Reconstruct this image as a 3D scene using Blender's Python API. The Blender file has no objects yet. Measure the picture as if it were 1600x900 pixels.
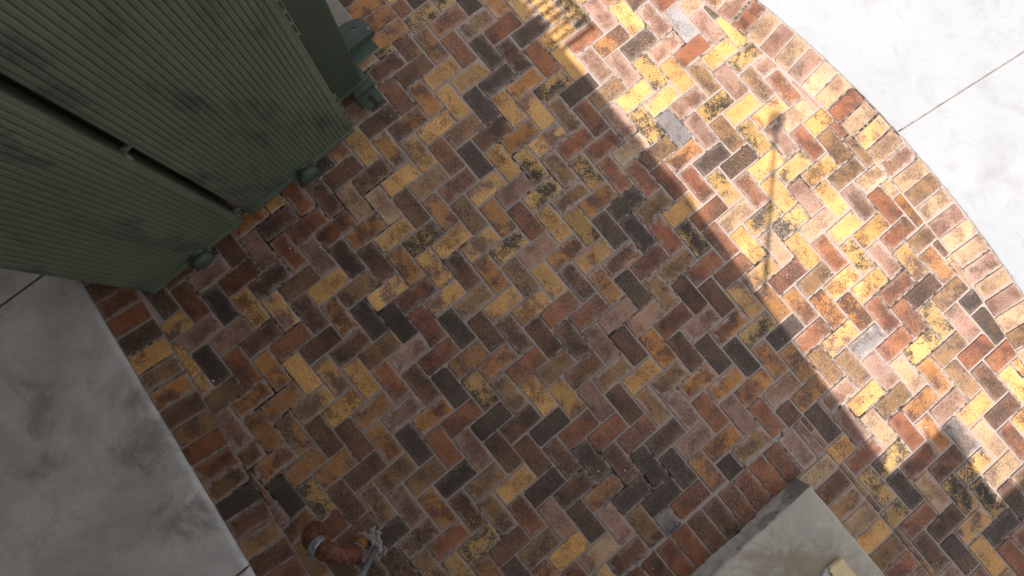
import bpy, bmesh, math, random
from mathutils import Vector, Matrix, noise
random.seed(7)
scene = bpy.context.scene
COL = scene.collection
rad = math.radians

# ------------------------------------------------------------------ camera
# world: X runs along the paving courses (parallel to the kerb), Y across them, Z up, metres
CAM = Vector((0.78344521, -0.60354991, 2.71691216))
CR = Vector((0.634053, 0.771708, 0.049444))       # image right
CD = Vector((0.771936, -0.627865, -0.099504))     # image down
CF = Vector((-0.045744, 0.101258, -0.993808))     # forward
cd = bpy.data.cameras.new('camera')
cam = bpy.data.objects.new('camera', cd)
COL.objects.link(cam)
cam.matrix_world = Matrix(((CR.x, -CD.x, -CF.x, CAM.x), (CR.y, -CD.y, -CF.y, CAM.y), (CR.z, -CD.z, -CF.z, CAM.z), (0, 0, 0, 1)))
cd.sensor_width = 36.0
cd.lens = 36.0 * 900 / 1600
cd.clip_start = 0.05
cd.clip_end = 500
scene.camera = cam

# ------------------------------------------------------------------ light
SUN_EL = 58.0
SH = Vector((-0.697, 0.717, 0)).normalized()       # ground direction in which shadows fall
w = bpy.data.worlds.new('World')
scene.world = w
w.use_nodes = True
nt = w.node_tree
sky = nt.nodes.new('ShaderNodeTexSky')
sky.sky_type = 'NISHITA'
sky.sun_disc = False
sky.sun_elevation = rad(SUN_EL)
sky.sun_rotation = math.atan2(-SH.x, -SH.y)
sky.dust_density = 3.0
hs = nt.nodes.new('ShaderNodeHueSaturation')
hs.inputs['Saturation'].default_value = 0.22
nt.links.new(sky.outputs[0], hs.inputs['Color'])
nt.links.new(hs.outputs[0], nt.nodes['Background'].inputs['Color'])
nt.nodes['Background'].inputs['Strength'].default_value = 0.14
sl = bpy.data.lights.new('sun', 'SUN')
sl.energy = 4.4
sl.angle = rad(0.42)
sl.color = (1.0, 0.95, 0.91)
sun = bpy.data.objects.new('sun', sl)
COL.objects.link(sun)
ray = Vector((SH.x * math.cos(rad(SUN_EL)), SH.y * math.cos(rad(SUN_EL)), -math.sin(rad(SUN_EL))))
sun.rotation_euler = ray.to_track_quat('-Z', 'Y').to_euler()
sun.location = (3, -3, 8)
vs = scene.view_settings
vs.view_transform = 'Standard'
vs.look = 'None'
vs.gamma = 1.0
vs.exposure = 0.92
scene.cycles.max_bounces = 8
scene.cycles.diffuse_bounces = 5


# ------------------------------------------------------------------ helpers
def mesh_obj(name, bm, mat=None, parent=None, smooth=False):
    bmesh.ops.recalc_face_normals(bm, faces=bm.faces[:])
    me = bpy.data.meshes.new(name)
    bm.to_mesh(me)
    bm.free()
    if smooth:
        for p in me.polygons:
            p.use_smooth = True
    o = bpy.data.objects.new(name, me)
    COL.objects.link(o)
    if mat:
        for m in (mat if isinstance(mat, (list, tuple)) else [mat]):
            me.materials.append(m)
    if parent:
        o.parent = parent
    return o


def tag(o, label=None, cat=None, group=None, kind=None):
    if label: o['label'] = label
    if cat: o['category'] = cat
    if group: o['group'] = group
    if kind: o['kind'] = kind
    return o


def empty(name, loc=(0, 0, 0)):
    o = bpy.data.objects.new(name, None)
    o.empty_display_size = 0.1
    o.location = loc
    COL.objects.link(o)
    return o


def add_box(bm, x0, x1, y0, y1, z0, z1, bev=0.0, seg=2):
    r = bmesh.ops.create_cube(bm, size=1.0)
    vs_ = r['verts']
    for v in vs_:
        v.co = Vector(((x0 + x1) / 2 + v.co.x * (x1 - x0), (y0 + y1) / 2 + v.co.y * (y1 - y0), (z0 + z1) / 2 + v.co.z * (z1 - z0)))
    if bev > 0:
        es = list({e for v in vs_ for e in v.link_edges})
        bmesh.ops.bevel(bm, geom=es, offset=bev, segments=seg, affect='EDGES', profile=0.6)
    return bm


def box(name, dims, mat, parent=None, bev=0.0, seg=2, smooth=False):
    bm = bmesh.new()
    add_box(bm, *dims, bev=bev, seg=seg)
    return mesh_obj(name, bm, mat, parent, smooth)


def sweep(bm, pts, rads, n=16, cap=True):
    pts = [Vector(p) for p in pts]
    if not isinstance(rads, (list, tuple)):
        rads = [rads] * len(pts)
    rings = []
    ref = None
    for i, p in enumerate(pts):
        t = (pts[min(i + 1, len(pts) - 1)] - pts[max(i - 1, 0)]).normalized()
        if ref is None:
            ref = t.orthogonal().normalized()
        ref = (ref - t * ref.dot(t)).normalized()
        b = t.cross(ref)
        rings.append([bm.verts.new(p + (ref * math.cos(2 * math.pi * k / n) + b * math.sin(2 * math.pi * k / n)) * rads[i]) for k in range(n)])
    for a, c in zip(rings, rings[1:]):
        for k in range(n):
            bm.faces.new((a[k], a[(k + 1) % n], c[(k + 1) % n], c[k]))
    if cap:
        bm.faces.new(rings[0][::-1])
        bm.faces.new(rings[-1])
    return rings


def plate(bm, outer, holes, z0, z1):
    """flat plate with through holes: outer and holes are lists of (x, y)"""
    loops = []
    for lp in [outer] + holes:
        vsl = [bm.verts.new((x, y, z0)) for x, y in lp]
        loops.append([bm.edges.new((vsl[i], vsl[(i + 1) % len(vsl)])) for i in range(len(vsl))])
    r = bmesh.ops.triangle_fill(bm, use_beauty=True, use_dissolve=False, edges=[e for l in loops for e in l])
    fs = [g for g in r['geom'] if isinstance(g, bmesh.types.BMFace)]
    ex = bmesh.ops.extrude_face_region(bm, geom=fs)
    for g in ex['geom']:
        if isinstance(g, bmesh.types.BMVert):
            g.co.z += z1 - z0


# ------------------------------------------------------------------ materials
class NT:
    def __init__(self, name):
        self.m = bpy.data.materials.new(name)
        self.m.use_nodes = True
        self.t = self.m.node_tree
        self.b = self.t.nodes['Principled BSDF']
        self.geo = self.t.nodes.new('ShaderNodeNewGeometry')
        self.pos = self.geo.outputs['Position']

    def n(self, t, **kw):
        nd = self.t.nodes.new(t)
        for k, v in kw.items():
            setattr(nd, k, v)
        return nd

    def put(self, sock, v):
        if hasattr(v, 'is_linked') or hasattr(v, 'links'):
            self.t.links.new(v, sock)
        else:
            sock.default_value = v

    def noise(self, vec, scale, detail=4, rough=0.55, dist=0.0):
        nd = self.n('ShaderNodeTexNoise')
        self.put(nd.inputs['Vector'], vec)
        nd.inputs['Scale'].default_value = scale
        nd.inputs['Detail'].default_value = detail
        nd.inputs['Roughness'].default_value = rough
        nd.inputs['Distortion'].default_value = dist
        return nd.outputs['Fac']

    def math(self, op, a, b=0.0, c=None, clamp=False):
        nd = self.n('ShaderNodeMath', operation=op)
        nd.use_clamp = clamp
        self.put(nd.inputs[0], a)
        self.put(nd.inputs[1], b)
        if c is not None:
            self.put(nd.inputs[2], c)
        return nd.outputs[0]

    def step(self, v, lo, hi):
        nd = self.n('ShaderNodeMapRange')
        nd.interpolation_type = 'SMOOTHSTEP'
        self.put(nd.inputs[0], v)
        nd.inputs[1].default_value = lo
        nd.inputs[2].default_value = hi
        return nd.outputs[0]

    def mix(self, f, a, b, mode='MIX'):
        nd = self.n('ShaderNodeMix', data_type='RGBA', blend_type=mode)
        self.put(nd.inputs[0], f)
        self.put(nd.inputs[6], a if not isinstance(a, tuple) else (*a, 1)[:4])
        self.put(nd.inputs[7], b if not isinstance(b, tuple) else (*b, 1)[:4])
        return nd.outputs[2]

    def vadd(self, a, b, op='ADD'):
        nd = self.n('ShaderNodeVectorMath', operation=op)
        self.put(nd.inputs[0], a)
        self.put(nd.inputs[1], b)
        return nd.outputs[0]

    def bump(self, h, strength, dist):
        nd = self.n('ShaderNodeBump')
        nd.inputs['Strength'].default_value = strength
        nd.inputs['Distance'].default_value = dist
        self.t.links.new(h, nd.inputs['Height'])
        self.t.links.new(nd.outputs[0], self.b.inputs['Normal'])

    def out(self, col, rough=0.8, spec=0.3, metal=0.0):
        self.put(self.b.inputs['Base Color'], col if not isinstance(col, tuple) else (*col, 1)[:4])
        self.put(self.b.inputs['Roughness'], rough)
        self.b.inputs['Specular IOR Level'].default_value = spec
        self.put(self.b.inputs['Metallic'], metal)
        return self.m


def brick_mat(code, A, B, S, lo, hi, speck, fine, edge=0.8, dust=0.55):
    """A/B: the two clay colours, S: burnt grain, lo..hi: blend band, speck: share of burnt grain, fine: grain of the blend"""
    T = NT('brick_' + code)
    oi = T.n('ShaderNodeObjectInfo')
    r = T.math('FRACT', T.math('ADD', T.math('MULTIPLY', oi.outputs['Random'], 7.31), T.geo.outputs['Random Per Island']))
    rr = [T.math('FRACT', T.math('MULTIPLY', r, k)) for k in (13.7, 5.3, 29.1)]
    cx = T.n('ShaderNodeCombineXYZ')
    T.put(cx.inputs[0], T.math('MULTIPLY', r, 19.0))
    T.put(cx.inputs[1], T.math('MULTIPLY', r, 43.0))
    T.put(cx.inputs[2], T.math('MULTIPLY', r, 7.0))
    P = T.vadd(T.pos, cx.outputs[0])
    n1 = T.noise(P, 9.0, 3, 0.5, 0.4)
    n2 = T.noise(P, 150, 3, 0.6)
    n3 = T.noise(P, 40, 5, 0.7)
    grain = T.math('ADD', T.math('MULTIPLY', n2, 0.6), T.math('MULTIPLY', n3, 0.4))
    blend = T.math('ADD', T.math('MULTIPLY', n1, 1.0 - fine), T.math('MULTIPLY', grain, fine))
    col = T.mix(T.step(blend, lo, hi), A, B)
    # burnt grains, thick in some patches and thin in others
    patch = T.math('MULTIPLY_ADD', T.math('SUBTRACT', n1, 0.5), 0.55, T.math('MULTIPLY_ADD', rr[2], 0.10, -0.05))
    sm = T.step(T.math('ADD', grain, patch), 0.50, 0.60)
    col = T.mix(T.math('MULTIPLY', sm, speck), col, S)
    # ochre and rust bloom that runs on from brick to brick
    och = T.math('MULTIPLY', T.step(T.noise(T.vadd(T.pos, (4.0, 9.0, 1.0)), 4.5, 4, 0.6), 0.44, 0.66), T.step(T.noise(T.pos, 120, 4, 0.65), 0.46, 0.60))
    col = T.mix(T.math('MULTIPLY', och, 0.42), col, (0.33, 0.165, 0.052))
    # rough clay body and tone from brick to brick
    tone = T.math('MULTIPLY', T.math('MULTIPLY', T.math('MULTIPLY_ADD', rr[0], 0.40, 0.80), T.math('MULTIPLY_ADD', T.step(T.noise(T.vadd(T.pos, (1.0, 6.0, 3.0)), 3.2, 5, 0.62, 0.5), 0.36, 0.64), -0.36, 1.14)), T.math('MULTIPLY_ADD', T.step(T.noise(P, 260, 3, 0.6), 0.30, 0.70), 0.75, 0.62))
    g = T.n('ShaderNodeCombineXYZ')
    for k in range(3):
        T.put(g.inputs[k], tone)
    col = T.mix(1.0, col, g.outputs[0], 'MULTIPLY')
    # ragged lime bloom creeping in from the joints
    uv = T.n('ShaderNodeUVMap')
    sp = T.n('ShaderNodeSeparateXYZ')
    T.t.links.new(uv.outputs[0], sp.inputs[0])
    ex = T.math('MULTIPLY', T.math('SUBTRACT', 0.5, T.math('ABSOLUTE', T.math('SUBTRACT', sp.outputs[0], 0.5))), 0.2)
    ey = T.math('MULTIPLY', T.math('SUBTRACT', 0.5, T.math('ABSOLUTE', T.math('SUBTRACT', sp.outputs[1], 0.5))), 0.1)
    ed = T.math('MINIMUM', ex, ey)
    edn = T.math('ADD', ed, T.math('MULTIPLY', T.math('SUBTRACT', T.noise(P, 24, 5, 0.68), 0.53), 0.10))
    em = T.math('SUBTRACT', 1.0, T.step(edn, -0.006, 0.022))
    em = T.math('MULTIPLY', em, T.math('MULTIPLY_ADD', T.step(n2, 0.35, 0.62), 0.6, 0.4))
    col = T.mix(T.math('MULTIPLY', em, T.math('MULTIPLY', T.math('POWER', rr[1], 1.1), edge)), col, (0.44, 0.335, 0.285))
    # dusty film, in drifts over many bricks
    d1 = T.step(T.noise(T.pos, 1.7, 4, 0.6), 0.40, 0.68)
    d2 = T.step(T.noise(T.pos, 85, 4, 0.7), 0.42, 0.66)
    col = T.mix(T.math('MULTIPLY', T.math('MULTIPLY', d1, d2), dust), col, (0.36, 0.265, 0.195))
    # single pale grains of mortar and sand
    n5 = T.noise(P, 420, 2, 0.5)
    col = T.mix(T.math('MULTIPLY', T.step(n5, 0.68, 0.74), 0.5), col, (0.46, 0.37, 0.27))
    h = T.math('ADD', T.math('MULTIPLY', n2, 1.0), T.math('ADD', T.math('MULTIPLY', n3, 1.2), T.math('MULTIPLY', n1, 0.8)))
    T.bump(h, 0.65, 0.004)
    return T.out(col, T.math('MULTIPLY_ADD', n3, 0.35, 0.50), 0.35)


BR = {
    'Y': brick_mat('ochre', (0.53, 0.285, 0.095), (0.37, 0.185, 0.068), (0.125, 0.058, 0.022), 0.46, 0.62, 0.80, 0.40, 0.55, 0.35),
    'R': brick_mat('red', (0.225, 0.080, 0.038), (0.120, 0.045, 0.027), (0.062, 0.028, 0.020), 0.42, 0.62, 0.55, 0.30, 0.6, 0.40),
    'B': brick_mat('brown', (0.130, 0.060, 0.034), (0.070, 0.036, 0.024), (0.032, 0.020, 0.016), 0.42, 0.60, 0.55, 0.40, 0.5, 0.30),
    'K': brick_mat('charcoal', (0.060, 0.040, 0.032), (0.125, 0.070, 0.038), (0.018, 0.014, 0.012), 0.53, 0.66, 0.60, 0.45, 0.35, 0.18),
    'O': brick_mat('rust', (0.32, 0.140, 0.042), (0.125, 0.050, 0.029), (0.070, 0.029, 0.018), 0.45, 0.56, 0.65, 0.45),
    'G': brick_mat('olive', (0.215, 0.118, 0.054), (0.120, 0.062, 0.036), (0.050, 0.031, 0.020), 0.45, 0.58, 0.65, 0.50),
    'P': brick_mat('mauve', (0.270, 0.155, 0.115), (0.155, 0.075, 0.050), (0.095, 0.048, 0.032), 0.43, 0.60, 0.45, 0.40, 0.9, 0.6),
    'T': brick_mat('tan', (0.40, 0.265, 0.150), (0.27, 0.155, 0.100), (0.135, 0.078, 0.042), 0.43, 0.60, 0.60, 0.40, 0.8, 0.6),
    'M': brick_mat('burnt', (0.43, 0.255, 0.085), (0.040, 0.030, 0.023), (0.045, 0.031, 0.020), 0.47, 0.535, 0.85, 0.55, 0.6),
    'Z': brick_mat('fired', (0.50, 0.275, 0.092), (0.185, 0.100, 0.072), (0.105, 0.055, 0.028), 0.46, 0.55, 0.65, 0.40),
    'A': brick_mat('slate', (0.205, 0.185, 0.180), (0.100, 0.080, 0.075), (0.060, 0.047, 0.044), 0.45, 0.60, 0.50, 0.40),
}
CODES = list(BR)
BMATS = [BR[c] for c in CODES]


def concrete_mat(name, base, dark, stain, stain_col, blotch=1.3, spots=(), pit=0.55):
    T = NT(name)
    n1 = T.noise(T.pos, blotch, 5, 0.6, 0.6)
    n2 = T.noise(T.pos, 14, 5, 0.65)
    n3 = T.noise(T.pos, 220, 4, 0.7)
    n4 = T.noise(T.vadd(T.pos, (5.2, 1.3, 0.0)), blotch * 2.3, 4, 0.55, 0.3)
    col = T.mix(T.step(n1, 0.36, 0.66), base, dark)
    col = T.mix(T.math('MULTIPLY', T.step(n2, 0.40, 0.75), 0.35), col, dark)
    col = T.mix(T.math('MULTIPLY', T.step(n4, 0.54, 0.72), stain), col, stain_col)
    for (sx, sy, sr, amt, sc) in spots:            # water stains with ragged outlines
        dn = T.n('ShaderNodeVectorMath', operation='DISTANCE')
        T.put(dn.inputs[0], T.pos)
        dn.inputs[1].default_value = (sx, sy, 0.1)
        dd = T.math('ADD', T.math('DIVIDE', dn.outputs['Value'], sr), T.math('MULTIPLY', T.math('SUBTRACT', T.noise(T.pos, 5.0, 6, 0.68, 0.8), 0.5), 3.2))
        col = T.mix(T.math('MULTIPLY', T.math('SUBTRACT', 1.0, T.step(dd, 0.45, 1.25)), amt), col, sc)
    col = T.mix(T.math('MULTIPLY', T.step(n3, 0.62, 0.72), 0.35), col, tuple(c * 0.45 for c in dark))
    n6 = T.noise(T.pos, 75, 3, 0.6)
    col = T.mix(T.math('MULTIPLY', T.step(n6, 0.66, 0.72), pit), col, tuple(c * 0.35 for c in dark))      # pits
    col = T.mix(T.math('MULTIPLY', T.step(T.noise(T.vadd(T.pos, (2.0, 3.0, 5.0)), 130, 3, 0.6), 0.63, 0.70), 0.35), col, tuple(min(1.0, c * 1.35) for c in base))
    col = T.mix(T.math('MULTIPLY', T.step(T.noise(T.pos, 5.0, 6, 0.72, 1.2), 0.50, 0.68), 0.30), col, tuple(c * 0.72 for c in dark))
    T.bump(T.math('ADD', T.math('MULTIPLY', n3, 0.7), T.math('ADD', n2, T.math('MULTIPLY', n6, 0.8))), 0.45, 0.004)
    return T.out(col, 0.85, 0.25)


M_apron = concrete_mat('concrete_apron', (0.300, 0.303, 0.308), (0.280, 0.284, 0.290), 0.6, (0.200, 0.193, 0.191), 1.3, ((1.07, 2.49, 0.10, 0.4, (0.19, 0.175, 0.172)), (0.98, 2.28, 0.09, 0.3, (0.19, 0.18, 0.176)), (1.92, 1.90, 0.08, 0.4, (0.18, 0.172, 0.17)), (1.66, 2.05, 0.14, 0.25, (0.2, 0.195, 0.19))), 0.12)
M_walk = concrete_mat('concrete_walkway', (0.58, 0.56, 0.53), (0.39, 0.37, 0.345), 0.5, (0.15, 0.13, 0.11), 1.9, ((0.16, -2.03, 0.16, 0.55, (0.13, 0.11, 0.092)), (0.52, -2.10, 0.14, 0.55, (0.13, 0.11, 0.092)), (-0.10, -2.06, 0.11, 0.45, (0.12, 0.10, 0.085))))
M_step = concrete_mat('concrete_step', (0.44, 0.405, 0.345), (0.34, 0.310, 0.265), 0.3, (0.24, 0.19, 0.13), 2.5, ((2.58, -0.22, 0.33, 0.62, (0.20, 0.150, 0.090)), (2.50, -0.03, 0.16, 0.35, (0.22, 0.185, 0.12))))
M_plinth = concrete_mat('concrete_plinth', (0.36, 0.315, 0.26), (0.24, 0.20, 0.165), 0.5, (0.12, 0.10, 0.08), 3.0)
M_wall = concrete_mat('render_wall', (0.58, 0.55, 0.50), (0.50, 0.47, 0.43), 0.2, (0.4, 0.37, 0.33))
M_mortar = concrete_mat('mortar', (0.30, 0.265, 0.24), (0.19, 0.165, 0.145), 0.7, (0.085, 0.065, 0.052), 16.0)
M_grime = concrete_mat('concrete_grime', (0.50, 0.47, 0.42), (0.36, 0.335, 0.30), 0.7, (0.12, 0.10, 0.085), 7.0, ((2.2, 0.13, 0.17, 0.65, (0.06, 0.052, 0.044)), (2.2, -0.12, 0.07, 0.5, (0.05, 0.042, 0.035))))


def joint_mat():
    T = NT('joint_sand')
    n1 = T.noise(T.pos, 2.1, 4, 0.6)
    n2 = T.noise(T.pos, 33, 4, 0.7)
    n3 = T.noise(T.pos, 330, 3, 0.6)
    m = T.math('ADD', T.math('MULTIPLY', n1, 0.55), T.math('MULTIPLY', n2, 0.45))
    col = T.mix(T.step(m, 0.38, 0.51), (0.036, 0.029, 0.024), (0.37, 0.305, 0.265))
    col = T.mix(T.math('MULTIPLY', T.step(n3, 0.50, 0.70), 0.5), col, (0.10, 0.08, 0.07))
    T.bump(T.math('ADD', n3, n2), 0.9, 0.004)
    return T.out(col, 0.95, 0.1)


M_joint = joint_mat()


def green_mat(name, base, worn, stain_amt):
    T = NT(name)
    st = T.n('ShaderNodeVectorMath', operation='MULTIPLY')
    T.put(st.inputs[0], T.pos)
    st.inputs[1].default_value = (1.0, 1.0, 0.45)
    V = st.outputs[0]
    n1 = T.noise(V, 4.2, 5, 0.6, 0.3)
    n2 = T.noise(V, 22, 5, 0.7)
    n3 = T.noise(T.pos, 160, 3, 0.6)
    n4 = T.noise(T.vadd(V, (3.1, 7.7, 2.0)), 6.5, 5, 0.62)
    col = T.mix(T.step(n1, 0.36, 0.66), base, worn)
    col = T.mix(T.math('MULTIPLY', T.step(n2, 0.45, 0.75), 0.35), col, tuple(c * 0.6 for c in base))
    col = T.mix(T.math('MULTIPLY', T.step(n4, 0.52, 0.70), stain_amt), col, (0.026, 0.031, 0.033))
    col = T.mix(T.math('MULTIPLY', T.step(n3, 0.70, 0.76), 0.5), col, (0.16, 0.17, 0.14))
    col = T.mix(T.math('MULTIPLY', T.step(T.noise(T.vadd(T.pos, (8.0, 1.0, 2.0)), 46, 3, 0.5), 0.70, 0.74), 0.7), col, (0.10, 0.045, 0.020))   # rusted chips
    T.bump(n2, 0.12, 0.003)
    return T.out(col, T.math('MULTIPLY_ADD', n2, 0.25, 0.42), 0.4)


M_green = green_mat('green_paint_weathered', (0.078, 0.098, 0.063), (0.097, 0.117, 0.077), 0.72)
M_tank = green_mat('green_paint_tank', (0.034, 0.051, 0.034), (0.039, 0.057, 0.040), 0.25)
M_lug = green_mat('green_paint_lug', (0.038, 0.057, 0.040), (0.047, 0.068, 0.049), 0.2)


def metal_mat(name, c1, c2, rough, metal=0.0, scale=40.0, bump=0.3):
    T = NT(name)
    n1 = T.noise(T.pos, scale, 5, 0.65)
    n2 = T.noise(T.pos, scale * 7, 4, 0.6)
    m = T.math('ADD', T.math('MULTIPLY', n1, 0.6), T.math('MULTIPLY', n2, 0.4))
    col = T.mix(T.step(m, 0.40, 0.60), c1, c2)
    T.bump(T.math('ADD', n2, n1), bump, 0.002)
    return T.out(col, rough, 0.4, metal)


M_rust = metal_mat('rusted_iron', (0.040, 0.014, 0.009), (0.17, 0.055, 0.021), 0.68, 0, 55, 0.9)
M_brass = metal_mat('ochre_pipe', (0.27, 0.125, 0.030), (0.15, 0.070, 0.030), 0.5, 0, 38, 0.3)
M_galv = metal_mat('galvanised_steel', (0.32, 0.34, 0.36), (0.15, 0.16, 0.17), 0.42, 0.6, 60, 0.2)
M_conduit = metal_mat('grey_conduit', (0.20, 0.205, 0.215), (0.13, 0.135, 0.14), 0.55, 0.1, 30, 0.2)
M_hinge = metal_mat('pale_green_edge', (0.19, 0.21, 0.18), (0.12, 0.14, 0.115), 0.5, 0, 30, 0.2)
M_dark = metal_mat('dark_rubber', (0.012, 0.012, 0.013), (0.020, 0.020, 0.021), 0.8, 0, 20, 0.2)
M_timber = metal_mat('cream_board', (0.66, 0.53, 0.30), (0.56, 0.43, 0.23), 0.75, 0, 14, 0.1)
M_paper = metal_mat('torn_white_core', (0.55, 0.54, 0.50), (0.44, 0.43, 0.40), 0.85, 0, 40, 0.3)
M_grit = metal_mat('pale_grit', (0.62, 0.58, 0.52), (0.34, 0.30, 0.26), 0.9, 0, 20, 0.2)
M_roof = metal_mat('roof_underside', (0.42, 0.41, 0.39), (0.36, 0.35, 0.33), 0.9, 0, 3, 0.1)

# ------------------------------------------------------------------ ground
bm = bmesh.new()
bmesh.ops.create_grid(bm, x_segments=2, y_segments=2, size=60)
for v in bm.verts:
    v.co.z = -0.0055
paving = mesh_obj('paving', bm, M_joint)
tag(paving, 'herringbone brick paving with sandy joints and soldier borders', None, None, 'structure')

PITCH = 0.0968
OX, OY = 7.5 * (0.105 - PITCH), -2.5 * (0.105 - PITCH)   # where the pattern was started from
BL, BW = 0.1868, 0.0896
HT = 0.032                                   # depth of clay that is modelled below the top face


def kerb_y(x):
    """outer edge of the paving: a long shallow curve against the pale concrete"""
    d = x - 1.40
    if abs(d) <= 1.9:
        return 1.687 - (5.88 - math.sqrt(5.88 ** 2 - d * d))
    s = 1.9 / math.sqrt(5.88 ** 2 - 1.9 ** 2)
    return 1.687 - (5.88 - math.sqrt(5.88 ** 2 - 1.9 ** 2)) - s * (abs(d) - 1.9)


def kerb_slope(x):
    return (kerb_y(x + 0.01) - kerb_y(x - 0.01)) / 0.02


def walk_y(x):
    return -1.915 - 0.115 * x


STEP_X, STEP_Y = 2.205, 0.140                # corner of the concrete step
PL_Y, PL_X = -0.100, -0.66                   # plinth: right side and front
SOLD = 0.1932

# colour of each brick as photographed; D runs along X, U along Y; key = lattice cell
SEEN = {}
RAW = """
U-8,1M U-7,2R U-6,3G U-5,4R D-7,1O D-6,2R D-5,3K U-6,-1B U-5,0Y U-4,1Z U-3,2K U-7,-2B D-6,-2B D-5,-1O D-4,0Y D-3,1K D-2,2Y U-5,-4B U-4,-3O U-3,-2Y U-2,-1G U-1,0B
D-5,-5Y D-4,-4O D-3,-3Y D-2,-2R D-1,-1K D0,0Y U-4,-7B U-3,-6G U-2,-5Y U-1,-4G U0,-3R U1,-2Z U2,-1P D-4,-8B D-3,-7T D-2,-6T D-1,-5B D0,-4O D1,-3G D2,-2O D-5,-9R
U-4,-11B U-3,-10R U-2,-9R U-1,-8O U0,-7Y U1,-6M U2,-5Y U3,-4Z U4,-3M D-3,-11R D-2,-10P D-1,-9B D0,-8B D1,-7O D2,-6Z D3,-5B D4,-4O U-1,-12G U0,-11Y U1,-10G
U2,-9Z U3,-8R U4,-7Z U5,-6G U6,-5Y D-1,-13Z D0,-12B D1,-11O D2,-10K D3,-9K D4,-8R D5,-7K D6,-6B D7,-5B U1,-14R U2,-13B U3,-12B U4,-11G U5,-10P U6,-9R U7,-8O U8,-7O
D2,-14Y D3,-13Z D4,-12Y D5,-11R D6,-10B D7,-9K D8,-8M D9,-7G U3,-16O U4,-15Z U5,-14Y U6,-13O U7,-12P U8,-11O D4,-16O D5,-15B D6,-14B D7,-13O D8,-12K D9,-11R D10,-10P D11,-9B
U9,-10R U10,-9K U11,-8B U5,-18O U6,-17O U7,-16O U8,-15B U9,-14G U10,-13G U11,-12K U12,-11G U13,-10Y D6,-18K D7,-17M D8,-16R D9,-15G D10,-14P D11,-13O D12,-12B D13,-11G
U8,-19G U9,-18R U10,-17B U11,-16K U12,-15G U13,-14R U14,-13M U15,-12B U-2,-17P U-1,-16P U0,-15B D-4,-16R D-3,-15K D-2,-14Y D-2,-18Y D-1,-17K D0,-16R D1,-15O U-3,-18Z U1,-18G U2,-17O D1,-19B D2,-18P D3,-17O U4,-19G
U-4,5K U-3,6Y D-5,7Y D-4,8M D-3,9P D-2,10Y D-1,11P D0,12A D1,13P D2,14Y U-2,7R U-1,8O U0,9K U1,10P U2,11R U3,12Y U4,13M D3,15T D-4,4B D-3,5R D-2,6Y D-1,7P D0,8P D1,9M D2,10Y D3,11G D4,12P
U-2,3O U-1,4M U0,5K U1,6G U2,7Y U3,8Z U4,9P U5,10M U6,11Y D-1,3Z D0,4G D1,5R D2,6P D3,7M D4,8A D5,9P D6,10G U0,1O U1,2Z U2,3R U3,4R U4,5T U5,6G U6,7O U7,8K D7,11M D8,12P U7,12Y U8,13T U5,14P D6,14R
D1,1M D2,2G D3,3M D4,4R D5,5R D6,6R D7,7R D8,8M U8,9K U3,0M U4,1G U5,2O U6,3K U7,4G U8,5Y U9,6R U10,7T D3,-1R D4,0Y D5,1M D6,2K D7,3K D8,4R D9,5M D10,6R U5,-2P U6,-1O U7,0Y U8,1O U9,2R U10,3G U11,4R U12,5R
D5,-3G D6,-2Y D7,-1B D8,0O D9,1K D10,2G D11,3B D12,4B D13,5Z U7,-4Y U8,-3R U9,-2R U10,-1P U11,0P U12,1R U13,2P U14,3O D8,-4B D9,-3B D10,-2P D11,-1B D12,0O D13,1B D14,2K
U9,-6R U10,-5G U11,-4B U12,-3G U13,-2Y U14,-1G U15,0O U16,1O D10,-6Y D11,-5Z D12,-4P D13,-3B D14,-2G D15,-1P D16,0R D17,1P U12,-7K U13,-6R U14,-5R U15,-4R U16,-3B U17,-2P U18,-1O
D12,-8B D13,-7B D14,-6K D15,-5B D16,-4K D17,-3K U14,-9K U15,-8B U16,-7O U17,-6K U18,-5K D14,-10R D15,-9P D16,-8K D17,-7P
D11,7Y D12,8T D13,9Y D14,10R D15,11M D16,12P D17,13Z D18,14O U11,8M U12,9M U13,10T U14,11Z U15,12Y U16,13R D9,9R D10,10Y D11,11P D12,12Y D13,13P D14,14R U9,10Y U10,11M U11,12Y U12,13G U13,6Z U14,7R U15,8G U16,9Y U17,10Y U18,11R
D14,6O D15,7O D16,8O D17,9O D18,10R D19,11R D20,12M D21,13P D22,14K U15,4M U16,5K U17,6R U18,7Z U19,8A U20,9R U21,10M U22,11G U23,12R D15,3K D16,4O D17,5O D18,6G D19,7G D20,8P D21,9T D22,10O D23,11G D24,12B D25,13Y
U17,2O U18,3P U19,4O U20,5P U21,6Y U22,7G U23,8O U24,9P U25,10Y D18,2R D19,3B D20,4K D21,5P U20,1P U21,2P U22,3Y U23,4R U24,5M U25,6R D22,6T D23,7R D24,8O D25,9A D26,10T U26,7B U27,8M D24,4M D25,5K D26,6T D27,7M D28,8M D29,9B
U26,3M U27,4R U28,5B U29,6Z U30,7K U31,8R D27,3G D28,4B D29,5K D30,6Y D31,7R D32,8R U9,14Y U10,15R D9,13R D10,14G
"""
for tk in RAW.split():
    a, b = tk[1:-1].split(',')
    SEEN[(tk[0], int(a), int(b))] = tk[-1]
WEIGHTS = dict(Y=12, R=15, B=14, K=11, O=12, G=12, P=10, T=5, M=7, Z=7, A=2)
POOL = [c for c, k in WEIGHTS.items() for _ in range(k)]


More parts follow.
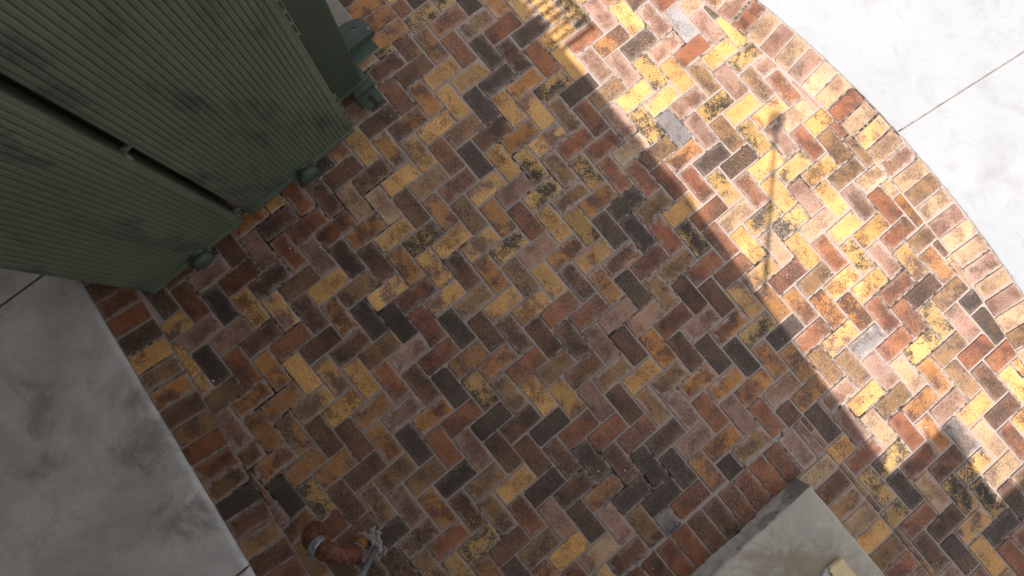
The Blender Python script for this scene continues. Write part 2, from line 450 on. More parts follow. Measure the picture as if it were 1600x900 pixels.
# ---- outline of one worn brick, centred, long side along x
def outline(L, W, rnd):
    def j(s): return rnd.uniform(-s, s)
    hx, hy = L / 2, W / 2
    c = 0.004
    pts = []
    for sx, sy in ((-1, -1), (1, -1), (1, 1), (-1, 1)):
        k = c * (rnd.uniform(0.5, 1.6) if rnd.random() < 0.75 else rnd.uniform(1.8, 3.0))
        a = Vector((sx * (hx - k), sy * (hy - 0.0004 - abs(j(0.001)))))
        b = Vector((sx * (hx - 0.0004 - abs(j(0.001))), sy * (hy - k)))
        pts += [a, b] if sx * sy < 0 else [b, a]
    out = []
    for i, p in enumerate(pts):
        q = pts[(i + 1) % 8]
        out.append(p)
        if (q - p).length > 0.05:
            m = (p + q) / 2 + (q - p) * j(0.15)
            nrm = Vector(((q - p).y, -(q - p).x)).normalized()
            out.append(m + nrm * (j(0.0013) - 0.0004))
    return out


def clip_poly(poly, nx, ny, d):
    """keep nx*x + ny*y <= d"""
    res = []
    for i, p in enumerate(poly):
        q = poly[(i + 1) % len(poly)]
        a, b = nx * p[0] + ny * p[1] - d, nx * q[0] + ny * q[1] - d
        if a <= 0:
            res.append(p)
        if a * b < 0:
            t = a / (a - b)
            res.append(Vector((p[0] + (q[0] - p[0]) * t, p[1] + (q[1] - p[1]) * t)))
    return res


def area(poly):
    return abs(sum(poly[i][0] * poly[(i + 1) % len(poly)][1] - poly[(i + 1) % len(poly)][0] * poly[i][1] for i in range(len(poly)))) / 2


def brick_faces(poly, rnd, L=BL, W=BW):
    """verts, faces, uvs of a brick from its plan outline (local, top at z = 0)"""
    n = len(poly)
    cx = sum(p[0] for p in poly) / n
    cy = sum(p[1] for p in poly) / n
    V, F, U = [], [], []
    for inset, z in ((0.0042, 0.0), (0.0012, -0.0013), (0.0, -0.0042), (-0.0004, -HT)):
        for p in poly:
            d = Vector((cx - p[0], cy - p[1]))
            # move in by a fixed amount on each axis, so long and short sides wear alike
            q = Vector((p[0] + math.copysign(min(inset, abs(d.x)), d.x), p[1] + math.copysign(min(inset, abs(d.y)), d.y)))
            V.append((q.x, q.y, z + (rnd.uniform(-0.0005, 0.0004) if z > -0.003 else 0)))
            U.append((q.x / L + 0.5, q.y / W + 0.5))
    F.append(list(range(n)))
    for r in range(3):
        for k in range(n):
            F.append([r * n + k, (r + 1) * n + k, (r + 1) * n + (k + 1) % n, r * n + (k + 1) % n])
    return V, F, U


def brick_mesh(poly, rnd, L=BL, W=BW):
    V, F, U = brick_faces(poly, rnd, L, W)
    me = bpy.data.meshes.new('brick')
    me.from_pydata(V, [], F)
    uvl = me.uv_layers.new(name='UVMap')
    for lp in me.loops:
        uvl.data[lp.index].uv = U[lp.vertex_index]
    me.materials.append(BMATS[0])
    for p in me.polygons:
        p.use_smooth = False
    return me


rb = random.Random(11)
OUTL = [outline(BL, BW, rb) for _ in range(14)]
SHARED = [None] * 14


def pix(x, y, z=0.0):
    d = Vector((x, y, z)) - CAM
    k = d.dot(CF)
    return 800 + 900 * d.dot(CR) / k, 450 + 900 * d.dot(CD) / k


# every brick: (cx, cy, angle, variant, clipped outline or None, code)
BRICKS = []


def place(cx, cy, ang, code, cuts=(), L=BL, W=BW):
    """cuts: half planes (nx, ny, d) in world plan that the brick is sawn to"""
    k = rb.randrange(14)
    base = OUTL[k] if (L == BL and W == BW) else outline(L, W, rb)
    poly, cut = base, not (L == BL and W == BW)
    ca, sa = math.cos(ang), math.sin(ang)
    full = area(base)
    for nx, ny, d in cuts:
        ln, lw = nx * ca + ny * sa, -nx * sa + ny * ca
        p2 = clip_poly(poly, ln, lw, d - nx * cx - ny * cy)
        if p2 is not poly and (len(p2) != len(poly) or any((a - b).length > 1e-6 for a, b in zip(p2, poly))):
            cut = True
            poly = p2
        if len(poly) < 3:
            return
    if cut:
        if area(poly) < 0.0011:
            return
        cl = []
        for p in poly:
            if not cl or (p - cl[-1]).length > 0.0035:
                cl.append(p)
        while len(cl) > 3 and (cl[0] - cl[-1]).length < 0.0035:
            cl.pop()
        if len(cl) < 3:
            return
        poly = cl
    BRICKS.append((cx, cy, ang, k, poly if cut else None, code))


J = 0.0065
for x in range(-50, 66):
    for y in range(-21, 20):
        t = (x - y) % 4
        if t == 0:
            kind, cx, cy, ang = 'D', (x + 1) * PITCH + OX, (y + 0.5) * PITCH + OY, 0.0
        elif t == 3:
            kind, cx, cy, ang = 'U', (x + 0.5) * PITCH + OX, (y + 1) * PITCH + OY, math.pi / 2
        else:
            continue
        hx, hy = (PITCH, PITCH / 2) if kind == 'D' else (PITCH / 2, PITCH)
        code = SEEN.get((kind, x, y)) or rb.choice(POOL)
        # long border lines
        ks, ky = kerb_slope(cx), kerb_y(cx) - SOLD - J
        cuts = [(-ks, 1.0, ky - ks * cx), (-0.115, -1.0, -(-1.915 + SOLD + J))]
        # inner corner round the concrete step, and the plinth with its border: saw the brick to what is left over
        ex0, ey0 = STEP_X - SOLD - J, STEP_Y + SOLD + J
        px1, py1 = PL_X, PL_Y + SOLD + J
        if cx + hx > ex0 and cy - hy < ey0:
            place(cx, cy, ang, code, cuts + [(1, 0, ex0)])
            place(cx, cy, ang, code, cuts + [(0, -1, -ey0), (-1, 0, -ex0 - J)])
            continue
        if cx - hx < px1 and cy - hy < py1:
            place(cx, cy, ang, code, cuts + [(0, -1, -py1)])
            place(cx, cy, ang, code, cuts + [(-1, 0, -px1), (0, 1, py1 - J)])
            continue
        place(cx, cy, ang, code, cuts)

# soldier course along the curved kerb
KS = "TTPTTMZPRTPTPTTRTZTPTGTPTTPTPTGTPRTTPT"
x = -3.9
i = 0
while x < 5.4:
    a = math.atan(kerb_slope(x))
    cx = x + math.sin(a) * (SOLD / 2)
    cy = kerb_y(x) - math.cos(a) * (SOLD / 2)
    place(cx, cy, a + math.pi / 2, KS[i % len(KS)] if x > 0 else rb.choice(POOL))
    x += PITCH * math.cos(a)
    i += 1
# soldier course along the walkway
WA = math.atan(-0.115)
WS = "BRRKYGOBGRRGKBGBRKOB"
x = -4.0
i = 0
while x < 5.5:
    cx = x - math.sin(WA) * (SOLD / 2)
    cy = walk_y(x) + math.cos(WA) * (SOLD / 2)
    code = WS[int((x + 0.55) / PITCH)] if 0 <= (x + 0.55) / PITCH < len(WS) else rb.choice(POOL)
    place(cx, cy, WA + math.pi / 2, code, [(1, 0, STEP_X - SOLD - J)])
    x += PITCH * math.cos(WA)
# soldier courses round the step: left side (bricks along X), then far side (bricks along Y)
y = STEP_Y - PITCH / 2 + SOLD - PITCH
LS = "PRRRRBBRRBRBRB"
i = 0
while y > walk_y(STEP_X) + SOLD:
    place(STEP_X - SOLD / 2 - J / 2, y + PITCH / 2, 0.0, LS[i] if i < len(LS) else rb.choice(POOL))
    y -= PITCH
    i += 1
x = STEP_X + PITCH / 2 - 0.004
RS = "TOGTYGRPOGBO"
i = 0
while x < 5.0:
    place(x, STEP_Y + SOLD / 2 + J / 2, math.pi / 2, RS[i] if i < len(RS) else rb.choice(POOL))
    x += PITCH
    i += 1
place(STEP_X - SOLD / 2 - J / 2, STEP_Y + SOLD - PITCH / 2 + PITCH * 0.52, 0.0, 'P', [(0, 1, STEP_Y + SOLD + J / 2)])
# border course along the right side of the plinth
x = PL_X - PITCH / 2 + 0.02
PS = "OOOBOPBRGB"
i = 0
while x > -3.6:
    place(x, PL_Y + SOLD / 2 + J / 2, math.pi / 2, PS[i] if i < len(PS) else rb.choice(POOL))
    x -= PITCH
    i += 1


# --- the 300 that show largest are bricks of their own, the others one field
def on_show(b):
    cx, cy, ang, k, poly, code = b
    pl = poly or OUTL[k]
    ca, sa = math.cos(ang), math.sin(ang)
    q = [Vector(pix(cx + p[0] * ca - p[1] * sa, cy + p[0] * sa + p[1] * ca)) for p in pl]
    for nx, ny, d in ((-1, 0, 0), (1, 0, 1600), (0, -1, 0), (0, 1, 900)):
        q = clip_poly(q, nx, ny, d)
        if len(q) < 3:
            return 0
    mx = sum(p[0] for p in q) / len(q)
    my = sum(p[1] for p in q) / len(q)
    # hidden behind the transformer or the step
    if mx < 545 and my < 470 and my < 472 - (mx - 235) * 0.861:
        return 0
    return area(q)


shown = sorted(((on_show(b), i) for i, b in enumerate(BRICKS)), reverse=True)
single = {i for a, i in shown[:300] if a > 0}
FV, FF, FU, FM = [], [], [], []
for i, (cx, cy, ang, k, poly, code) in enumerate(BRICKS):
    dz = rb.uniform(-0.0018, 0.0012)
    rot = Matrix.Rotation(ang + rb.gauss(0, 0.006), 4, 'Z') @ Matrix.Rotation(rb.gauss(0, 0.004), 4, 'X') @ Matrix.Rotation(rb.gauss(0, 0.003), 4, 'Y')
    loc = Vector((cx + rb.gauss(0, 0.0009), cy + rb.gauss(0, 0.0009), dz))
    if poly is None and rb.random() < 0.5:
        rot = rot @ Matrix.Rotation(math.pi, 4, 'Z')
    mw = Matrix.Translation(loc) @ rot
    if i in single:
        if poly is None:
            if SHARED[k] is None:
                SHARED[k] = brick_mesh(OUTL[k], rb)
            me = SHARED[k]
        else:
            me = brick_mesh(poly, rb)
        o = bpy.data.objects.new('brick', me)
        COL.objects.link(o)
        o.parent = paving
        o.matrix_world = mw
        o.material_slots[0].link = 'OBJECT'
        o.material_slots[0].material = BR[code]
    else:
        V, F, U = brick_faces(poly or OUTL[k], rb)
        o0 = len(FV)
        FV += [tuple(mw @ Vector(v)) for v in V]
        FU += U
        for f in F:
            FF.append([o0 + q for q in f])
            FM.append(CODES.index(code))
me = bpy.data.meshes.new('outer_brickwork')
me.from_pydata(FV, [], FF)
uvl = me.uv_layers.new(name='UVMap')
for lp in me.loops:
    uvl.data[lp.index].uv = FU[lp.vertex_index]
for m in BMATS:
    me.materials.append(m)
me.polygons.foreach_set('material_index', FM)
fld = bpy.data.objects.new('outer_brickwork', me)
COL.objects.link(fld)
fld.parent = paving
fld['kind'] = 'stuff'

# ------------------------------------------------------------------ pale concrete beyond the kerb: two slabs with an open joint
bm = bmesh.new()
bx = [(-14, 1.2), (14, 1.2), (14, 14), (-14, 14)]
far = []
NS = 60
edge = [(-14 + 28 * k / 400) for k in range(401)]


def apron_slab(x_from, x_to, slope):
    """slab between two joints that lean along Y"""
    bm = bmesh.new()
    J0 = lambda y, xx: xx + slope * (y - 1.66)
    lo = []
    n = 420
    for k in range(n + 1):
        xx = x_from + (x_to - x_from) * k / n
        lo.append((xx, kerb_y(xx) + 0.004 + 0.004 * noise.noise(Vector((xx * 17, 2.0, 0))) + 0.002 * noise.noise(Vector((xx * 60, 5.0, 0)))))
    pts = lo + [(x_to + slope * 12, 14.0), (x_from + slope * 12, 14.0)]
    top = [bm.verts.new((p[0], p[1], 0.0)) for p in pts]
    ins = [bm.verts.new((p[0], p[1] + (0.006 if i <= n else -0.006), 0.006)) for i, p in enumerate(pts)]
    ins[0].co.x += 0.004
    ins[-1].co.x += 0.004
    ins[n].co.x -= 0.004
    ins[n + 1].co.x -= 0.004
    bot = [bm.verts.new((p[0], p[1], -0.10)) for p in pts]
    N = len(pts)
    bm.faces.new(ins)
    for a, c in ((ins, top), (top, bot)):
        for k in range(N):
            bm.faces.new((a[k], a[(k + 1) % N], c[(k + 1) % N], c[k]))
    bmesh.ops.triangulate(bm, faces=[f for f in bm.faces if len(f.verts) > 4])
    return bm


bm = bmesh.new()
add_box(bm, -4.8, 7.5, 1.72, 13.5, -0.06, 0.0008)
pavement = mesh_obj('pavement', bm, M_mortar)
tag(pavement, 'pale sunlit concrete pavement beyond the curved edge of the bricks', None, None, 'structure')
SLP = 0.132
mesh_obj('slab', apron_slab(-5.2, 1.2725, SLP), M_apron, pavement)
mesh_obj('slab', apron_slab(1.2775, 6.5, SLP), M_apron, pavement)

# ------------------------------------------------------------------ grey walkway slabs on the cabinet side
bm = bmesh.new()
add_box(bm, -6, 6.5, -4.4, -2.75, -0.06, -0.03)
walkway = mesh_obj('walkway', bm, M_joint)
tag(walkway, 'shaded grey concrete walkway of large stained slabs', None, None, 'structure')
for xa, xb in ((-3.95, -2.345), (-2.335, -0.742), (-0.732, 0.874), (0.882, 2.48), (2.49, 4.1)):
    bm = bmesh.new()
    n = 40
    rim = [Vector((xa + (xb - xa) * k / n, walk_y(xa + (xb - xa) * k / n), 0)) for k in range(n + 1)]
    rim += [Vector((xb, -4.5, 0)), Vector((xa, -4.5, 0))]
    N = len(rim)
    rings = []
    for ins, z in ((0.026, 0.016), (0.013, 0.0135), (0.004, 0.007), (0.0, -0.004), (0.0, -0.08)):
        ring = []
        for i, p in enumerate(rim):
            q = p.copy()
            wob = 0.0025 * noise.noise(Vector((p.x * 9, p.y * 9, 3.0))) if i <= n else 0
            q.y += (-ins + wob) if i <= n else ins
            k2 = ins * 0.22
            if i in (0, N - 1): q.x += k2
            if i in (n, n + 1): q.x -= k2
            q.z = z
            ring.append(bm.verts.new(q))
        rings.append(ring)
    bm.faces.new(rings[0])
    for a, c in zip(rings, rings[1:]):
        for k in range(N):
            bm.faces.new((a[k], a[(k + 1) % N], c[(k + 1) % N], c[k]))
    bmesh.ops.triangulate(bm, faces=[f for f in bm.faces if len(f.verts) > 4])
    mesh_obj('slab', bm, M_walk, walkway, smooth=False)

# ------------------------------------------------------------------ concrete step, lower right
step = empty('concrete_step', (STEP_X, STEP_Y, 0))
tag(step, 'raised grey concrete step with a stained top and grimy near side', 'step')
bm = bmesh.new()
x0, x1, y0, y1, h = 0.0, 1.5, -2.4, 0.0, 0.115
nx_, ny_ = 60, 90
rings = []
per = [(x0, y0 + (y1 - y0) * k / ny_) for k in range(ny_)] + [(x0 + (x1 - x0) * k / nx_, y1) for k in range(nx_)] + [(x1, y1 + (y0 - y1) * k / ny_) for k in range(ny_)] + [(x1 + (x0 - x1) * k / nx_, y0) for k in range(nx_)]
for ins, z, wb in ((0.014, h, 0.003), (0.005, h - 0.0035, 0.004), (0.0005, h - 0.012, 0.0045), (0.0, 0.055, 0.007), (-0.006, -0.05, 0.009)):
    ring = []
    for (px, py) in per:
        q = Vector((min(max(px, x0 + ins), x1 - ins) if ins >= 0 else (px + (ins if px == x0 else -ins if px == x1 else 0)),
                    min(max(py, y0 + ins), y1 - ins) if ins >= 0 else (py + (ins if py == y0 else -ins if py == y1 else 0)), z))
        a = (noise.noise(Vector((px * 14 + 5, py * 14, z * 30))) + 0.6 * noise.noise(Vector((px * 47 + 5, py * 47, z * 60)))) * wb
        q.x += a
        q.y += noise.noise(Vector((px * 14, py * 14 + 9, z * 30))) * wb
        ring.append(bm.verts.new(q))
    rings.append(ring)
bm.faces.new(rings[0])
for a, c in zip(rings, rings[1:]):
    for k in range(len(per)):
        bm.faces.new((a[k], a[(k + 1) % len(per)], c[(k + 1) % len(per)], c[k]))
bmesh.ops.triangulate(bm, faces=[f for f in bm.faces if len(f.verts) > 4])
st_top = mesh_obj('tread', bm, [M_step, M_grime], step)
for p in st_top.data.polygons:
    if p.center.x < 0.003 and abs(p.normal.z) < 0.6:
        p.material_index = 1
# cream board lying on the step
board = empty('board_offcut', (2.62, -0.07, 0.115))
tag(board, 'cream coloured board with a torn white corner lying on the concrete step', 'board')

# ------------------------------------------------------------------ transformer
tr = empty('transformer', (-0.9, -1.0, 0))
tr.rotation_euler.z = 0.04
tag(tr, 'dark green metal transformer with two tall ribbed radiator panels and foot brackets', 'transformer')


def tpart(name, bm, mat, parent=None, smooth=False):
    """mesh given in world metres, hung on the transformer (or one of its parts)"""
    off = Vector((-0.9, -1.0, 0))
    for v in bm.verts:
        v.co -= off
    return mesh_obj(name, bm, mat, parent or tr, smooth)


TX, TY0, TY1, TZ0, TZT = -0.505, -1.585, -0.272, 0.085, 1.72
bm = bmesh.new()
add_box(bm, -1.62, TX, TY0, TY1, TZ0, TZT, bev=0.014, seg=3)
tank = tpart('tank', bm, M_tank)
bm = bmesh.new()
add_box(bm, -1.66, TX + 0.03, TY0 - 0.03, TY1 + 0.03, TZT + 0.002, TZT + 0.045, bev=0.01)
tpart('lid', bm, M_tank)
bm = bmesh.new()                             # folded foot of the tank shell
add_box(bm, -1.63, TX + 0.007, TY0 - 0.006, TY1 + 0.026, TZ0 - 0.012, TZ0 + 0.012, bev=0.004)
tpart('base_rim', bm, M_lug, tank)
FX = -0.345                                  # face of the radiators
RIBX = FX - 0.006
ZB, ZT = 0.095, 1.70


def rib_mesh():
    bm = bmesh.new()
    prof = [(-0.0101, 0.0), (-0.0085, 0.0026), (-0.0050, 0.0042), (0.0050, 0.0042), (0.0085, 0.0026), (0.0101, 0.0)]
    ring = []
    for z, k in ((ZB + 0.040, 0.12), (ZB + 0.058, 1.0), (ZT - 0.06, 1.0), (ZT - 0.04, 0.12)):
        ring.append([bm.verts.new((px * k + 0.0, py, z)) if False else bm.verts.new((px * k, py, z)) for py, px in prof])
    for a, c in zip(ring, ring[1:]):
        for k in range(5):
            bm.faces.new((a[k], a[k + 1], c[k + 1], c[k]))
    bm.faces.new(ring[0])
    bm.faces.new(ring[-1][::-1])
    bmesh.ops.recalc_face_normals(bm, faces=bm.faces[:])
    me = bpy.data.meshes.new('rib')
    bm.to_mesh(me)
    bm.free()
    me.materials.append(M_green)
    return me


RIB = rib_mesh()
for (ya, yb) in ((-1.612, -1.106), (-1.068, -0.458)):
    bm = bmesh.new()
    add_box(bm, FX - 0.085, RIBX, ya, yb, ZB, ZT, bev=0.007, seg=2)
    pn = tpart('radiator_panel', bm, M_green)
    nrib = int((yb - ya - 0.03) / 0.0205)
    pitch = (yb - ya - 0.030) / nrib
    for k in range(nrib):
        o = bpy.data.objects.new('rib', RIB)
        COL.objects.link(o)
        o.parent = pn
        o.location = (RIBX + 0.9, ya + 0.015 + (k + 0.5) * pitch + 1.0, 0)
    # bottom gutter lip
    bm = bmesh.new()
    add_box(bm, RIBX - 0.02, FX + 0.004, ya + 0.002, yb - 0.002, ZB - 0.006, ZB + 0.030, bev=0.006)
    tpart('bottom_rail', bm, M_green, pn)
    # stub that carries the panel on the tank
    for z in (0.22, 1.45):
        bm = bmesh.new()
        ym = (ya + yb) / 2
        sweep(bm, [(TX - 0.01, ym, z), (FX - 0.07, ym, z)], 0.05, 16)
        tpart('header_pipe', bm, M_tank)

# hinge-like ladder strips down the right hand edge of the right panel
for za, zb in ((0.115, 0.455), (0.905, 1.24)):
    bm = bmesh.new()
    yh = -0.458
    add_box(bm, RIBX - 0.010, RIBX + 0.003, yh + 0.0065, yh + 0.0095, za, zb, bev=0.001, seg=1)
    nt_ = 6
    for k in range(nt_):
        zz = za + 0.012 + (zb - za - 0.024) * k / (nt_ - 1)
        add_box(bm, RIBX - 0.009, RIBX + 0.001, yh - 0.002, yh + 0.007, zz - 0.007, zz + 0.007)
    tpart('hinge_strip', bm, M_hinge)
# tie brackets across the dark gap
for z in (0.13, 0.93):
    bm = bmesh.new()
    add_box(bm, FX - 0.055, FX - 0.040, -1.108, -1.066, z - 0.008, z + 0.008, bev=0.003)
    add_box(bm, FX - 0.048, FX - 0.014, -1.1095, -1.100, z - 0.016, z + 0.016, bev=0.003)
    tpart('tie_bracket', bm, M_hinge)
# drain caps low on the panels
for yk in (-0.752, -1.352):
    bm = bmesh.new()
    sweep(bm, [(RIBX - 0.03, yk, 0.118), (FX + 0.020, yk, 0.118)], 0.033, 20)
    cap = tpart('drain_stub', bm, M_green, None, True)
    bm = bmesh.new()
    pr = [(0.018, 0.047), (0.024, 0.050), (0.036, 0.050), (0.046, 0.046), (0.053, 0.035), (0.057, 0.018), (0.058, 0.002)]
    sweep(bm, [(FX + a, yk, 0.118) for a, b in pr], [b for a, b in pr], 24)
    tpart('drain_cap', bm, M_lug, cap, True)
    for s in (-1, 1):
        bm = bmesh.new()
        y2, y3 = sorted((yk + s * 0.036, yk + s * 0.058))
        add_box(bm, FX + 0.004, FX + 0.020, y2, y3, 0.108, 0.128, bev=0.004)
        tpart('cap_ear', bm, M_green, cap)
# right hand foot bracket: plate with a slotted eye, folded down along its front
hole = [(-0.700 + 0.013 * math.cos(a), -0.155 + 0.018 * math.sin(a)) for a in [2 * math.pi * k / 18 for k in range(18)]]
bm = bmesh.new()
plate(bm, [(-0.755, -0.28), (-0.755, -0.165), (-0.735, -0.105), (-0.715, -0.088), (-0.648, -0.088), (-0.648, -0.28)], [hole], 0.125, 0.134)
add_box(bm, -0.6485, -0.6395, -0.28, -0.088, 0.088, 0.134, bev=0.002)
add_box(bm, -0.6400, -0.585, -0.28, -0.110, 0.086, 0.0945, bev=0.002)
rl = tpart('foot_bracket', bm, M_lug)
bm = bmesh.new()
sweep(bm, [(-0.660, -0.100, 0.134), (-0.660, -0.100, 0.141)], 0.007, 10)
tpart('bolt', bm, M_galv, rl)
# front foot bracket with an open slot
sl_ = [(-0.398, -0.283)] + [(-0.440 + 0.013 * math.cos(a), -0.296 + 0.013 * math.sin(a)) for a in [math.pi / 2 + math.pi * k / 8 for k in range(9)]] + [(-0.398, -0.309)]
bm = bmesh.new()
plate(bm, [(-0.515, -0.350), (-0.398, -0.338)] + sl_[::-1] + [(-0.398, -0.258), (-0.410, -0.246), (-0.515, -0.240)], [], 0.040, 0.050)
add_box(bm, -0.512, -0.470, -0.350, -0.240, 0.0505, 0.085, bev=0.004)
add_box(bm, -0.50, -0.42, -0.356, -0.349, 0.03, 0.075, bev=0.002)
tpart('foot_bracket', bm, M_lug)
# plinth
bm = bmesh.new()
n = 50
add_box(bm, -2.1, PL_X, -1.56, PL_Y, -0.02, 0.070, bev=0.008)
pl = mesh_obj('plinth', bm, M_plinth)
tag(pl, 'rough beige concrete plinth edge under the green transformer tank', 'plinth')

# ------------------------------------------------------------------ gooseneck vent pipe
vp = empty('vent_pipe', (1.115, -1.577, 0))
tag(vp, 'rusty gooseneck pipe with a bright steel clamp rising from the bricks', 'pipe')
OFF = Vector((1.115, -1.577, 0))


def vpart(name, bm, mat, parent=None, smooth=True):
    return mesh_obj(name, bm, mat, parent or vp, smooth)


gd = Vector((-0.90, -0.43, 0)).normalized()
RBEND = 0.097
ZC = 0.150
bm = bmesh.new()
sweep(bm, [(0, 0, -0.02), (0, 0, 0.06), (0, 0, 0.135)], 0.030, 20)
vpart('riser', bm, M_brass)
bm = bmesh.new()
pr = [(0.118, 0.033), (0.121, 0.037), (0.134, 0.037), (0.137, 0.0345), (0.140, 0.037), (0.150, 0.037), (0.153, 0.034)]
sweep(bm, [(0, 0, z) for z, r in pr], [r for z, r in pr], 24)
cpl = vpart('coupling', bm, M_dark)
bm = bmesh.new()
sweep(bm, [(0, 0, 0.134), (0, 0, 0.139)], 0.0385, 24)
vpart('coupling_band', bm, M_galv, cpl)


def arc(a0, a1, n):
    out = []
    for k in range(n + 1):
        a = a0 + (a1 - a0) * k / n
        out.append(gd * (RBEND * (1 - math.cos(a))) + Vector((0, 0, ZC + RBEND * math.sin(a))))
    return out


bm = bmesh.new()
pts = arc(0.0, rad(112), 16)
sweep(bm, [Vector((0, 0, 0.148))] + pts, [0.0375] + [0.0385 + 0.0012 * math.sin(k * 1.1) for k in range(len(pts))], 22)
vpart('bend', bm, M_rust)
bm = bmesh.new()
pts = arc(rad(122), rad(180), 9)
e0 = pts[-1]
pts += [e0 + Vector((0, 0, -0.03)), e0 + Vector((0, 0, -0.045))]
rr = [0.0375] * 3 + [0.041] * (len(pts) - 3)
rg = sweep(bm, pts, rr, 22, cap=False)
inner = [bm.verts.new(v.co * 1.0 + (e0 + Vector((0, 0, -0.045)) - v.co) * 0.16) for v in rg[-1]]
deep = [bm.verts.new(v.co + Vector((0, 0, 0.04))) for v in inner]
for a, c in ((rg[-1], inner), (inner, deep)):
    for k in range(22):
        bm.faces.new((a[k], a[(k + 1) % 22], c[(k + 1) % 22], c[k]))
bm.faces.new(deep)
vpart('outlet', bm, M_rust)
bm = bmesh.new()
pts = arc(rad(108), rad(125), 5)
sweep(bm, pts, [0.0405, 0.0425, 0.0415, 0.0415, 0.0425, 0.0405], 22)
clamp = vpart('clamp', bm, M_galv)
mid = arc(rad(117), rad(118), 1)[0]
side = gd.cross(Vector((0, 0, 1)))
tang = (pts[-1] - pts[0]).normalized()
for s in (-0.011, 0.011):
    bm = bmesh.new()
    c = mid - side * 0.040 + tang * s + Vector((0, 0, 0.016))
    add_box(bm, -0.007, 0.007, -0.017, 0.017, -0.006, 0.006, bev=0.0025)
    for v in bm.verts:
        v.co = c + tang * v.co.x + side * v.co.y + Vector((0, 0, 1)) * v.co.z + gd * v.co.y * -0.2
    vpart('clamp_bolt', bm, M_galv, clamp)
# mortar splashed round the foot: a broken crust, thick by the pipe and crumbling outwards
bm = bmesh.new()
NA, NR = 64, 12
grid = []
for j_ in range(NR + 1):
    ring = []
    for k in range(NA):
        a = 2 * math.pi * k / NA
        out = 0.062 + 0.034 * noise.noise(Vector((math.cos(a) * 1.3, math.sin(a) * 1.3, 1.7))) + 0.014 * noise.noise(Vector((math.cos(a) * 5, math.sin(a) * 5, 4.0)))
        r_ = 0.022 + (out - 0.022 + 0.02) * j_ / NR
        px, py = 0.022 + r_ * math.cos(a), 0.012 + r_ * math.sin(a)
        t_ = j_ / NR
        z_ = 0.010 * (1 - t_) - 0.004 * t_ * t_ + 0.012 * noise.noise(Vector((px * 55, py * 55, 2.0))) * (0.4 + 0.6 * t_) + 0.004 * noise.noise(Vector((px * 190, py * 190, 5.0)))
        if j_ == NR:
            z_ = -0.006
        ring.append(bm.verts.new((px, py, max(-0.006, z_))))
    grid.append(ring)
for a_, c_ in zip(grid, grid[1:]):
    for k in range(NA):
        bm.faces.new((a_[k], a_[(k + 1) % NA], c_[(k + 1) % NA], c_[k]))
vpart('mortar_collar', bm, M_mortar, None, False)

bm = bmesh.new()
sweep(bm, [(1.180, -1.545, -0.02), (1.180, -1.545, 0.30), (1.180, -1.546, 0.80), (1.181, -1.550, 1.25)], 0.0125, 14)
cn = mesh_obj('conduit', bm, M_conduit, None, True)
tag(cn, 'thin grey conduit standing upright beside the rusty pipe', 'conduit')

# ------------------------------------------------------------------ loose grit on the bricks
bm = bmesh.new()
rg_ = random.Random(5)
for k in range(5200):
    px, py = rg_.uniform(-0.9, 3.3), rg_.uniform(-1.95, 1.6)
    if px > STEP_X - 0.02 and py < STEP_Y + 0.02:
        continue
    dens = 0.5 + 0.9 * noise.noise(Vector((px * 1.3, py * 1.3, 8.0)))
    if rg_.random() > dens:
        continue
    s = 0.0010 + 0.0022 * rg_.random() ** 4
    if rg_.random() < 0.009:
        s = rg_.uniform(0.004, 0.0075)
    vv = [bm.verts.new((px + s * rg_.uniform(0.6, 1.3) * dx, py + s * rg_.uniform(0.6, 1.3) * dy, 0.0012 + s * 0.6 * (dz_ + 0.4))) for dx, dy, dz_ in
          ((1, 0, 0), (0, 1, 0), (-1, 0, 0), (0, -1, 0), (0, 0, 1), (0, 0, -1))]
    for a, b, c in ((0, 1, 4), (1, 2, 4), (2, 3, 4), (3, 0, 4), (1, 0, 5), (2, 1, 5), (3, 2, 5), (0, 3, 5)):
        bm.faces.new((vv[a], vv[b], vv[c]))
gt = mesh_obj('grit', bm, M_grit)
tag(gt, 'pale loose grit scattered over the brick paving', 'grit', None, 'stuff')

# ------------------------------------------------------------------ the board on the step
b0 = Vector((2.62, -0.07, 0.115))


def slab_of(bpts, z0, z1, bev):
    bm = bmesh.new()
    lo = [bm.verts.new((x - b0.x, y - b0.y, z0)) for x, y in bpts]
    hi = [bm.verts.new((x - b0.x, y - b0.y, z1)) for x, y in bpts]
    bm.faces.new(hi)
    bm.faces.new(lo[::-1])
    for k in range(len(bpts)):
        bm.faces.new((lo[k], lo[(k + 1) % len(bpts)], hi[(k + 1) % len(bpts)], hi[k]))
    bmesh.ops.bevel(bm, geom=[e for e in bm.edges if min(e.verts[0].co.z, e.verts[1].co.z) > z1 - 0.001], offset=bev, segments=2, affect='EDGES')
    return bm


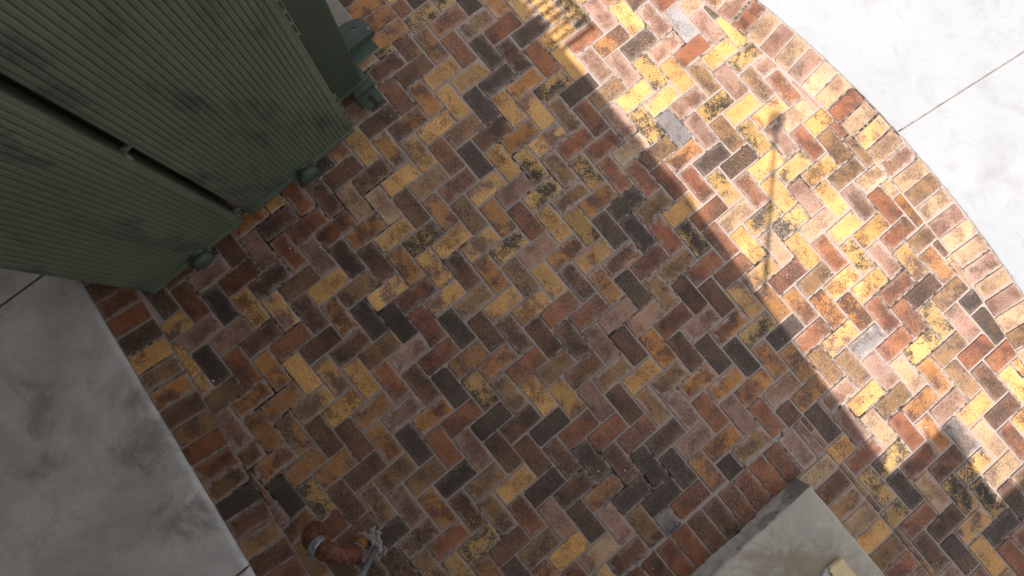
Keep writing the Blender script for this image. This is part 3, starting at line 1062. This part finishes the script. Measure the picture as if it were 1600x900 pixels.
mesh_obj('face_panel', slab_of([(2.512, 0.030), (2.508, -0.040), (2.516, -0.052), (2.532, -0.047), (2.546, -0.062), (2.95, -0.058), (2.96, 0.020)], 0.013, 0.031, 0.0015), M_timber, board)
mesh_obj('torn_core', slab_of([(2.518, 0.022), (2.512, -0.060), (2.524, -0.098), (2.56, -0.130), (2.95, -0.128), (2.952, 0.015)], 0.001, 0.0128, 0.001), M_paper, board)

# ------------------------------------------------------------------ building behind the camera, whose flat roof shades the court
bld = empty('building', (0.5, -4.6, 0))
tag(bld, 'plain rendered building with a flat projecting roof that shades the court', 'building')
ZR = 3.10
SHF = ZR / math.tan(rad(SUN_EL))
SX, SY = -SH.x * SHF, -SH.y * SHF            # how far the roof edge stands back from its shadow


def bpart(name, bm, mat, parent=None):
    for v in bm.verts:
        v.co -= Vector((0.5, -4.6, 0))
    return mesh_obj(name, bm, mat, parent or bld)


bm = bmesh.new()
add_box(bm, -9, 12, -4.9, -4.55, -0.05, ZR)
bpart('wall', bm, M_wall)
bm = bmesh.new()
ol = [(-9, -4.9), (12, -4.9), (12, 1.75 + SY), (2.955 + SX, 1.75 + SY), (2.955 + SX, 0.775 + SY), (2.525 + SX, 0.85 + SY), (2.525 + SX, 0.47 + SY), (0.9 + SX, 0.585 + SY), (-9, 0.60 + SY)]
plate(bm, ol, [], ZR, ZR + 0.09)
roof = bpart('roof', bm, M_roof)
bm = bmesh.new()                             # slatted guard at the roof edge
gx, gy = -0.40 + SX, 0.61 + SY
for k in range(7):
    add_box(bm, gx + k * 0.05, gx + k * 0.05 + 0.02, gy - 0.03, gy + 0.19, ZR + 0.02, ZR + 0.04)
add_box(bm, gx - 0.01, gx + 0.33, gy + 0.185, gy + 0.207, ZR + 0.0205, ZR + 0.0395)
bpart('slatted_guard', bm, M_conduit, roof)
bm = bmesh.new()
mx_, my_ = 1.47 + SX, 0.60 + SY - 0.01
MH = 0.90 * math.tan(rad(SUN_EL))
sweep(bm, [(mx_, my_, ZR + 0.09), (mx_, my_, ZR + MH)], [0.012, 0.011], 12)
mast = mesh_obj('roof_mast', bm, M_conduit)
tag(mast, 'thin pole with a round head standing on the flat roof edge', 'pole')
bm = bmesh.new()
bmesh.ops.create_uvsphere(bm, u_segments=16, v_segments=10, radius=0.046)
for v in bm.verts:
    v.co += Vector((mx_, my_, ZR + MH))
mesh_obj('head', bm, M_conduit, mast, True)
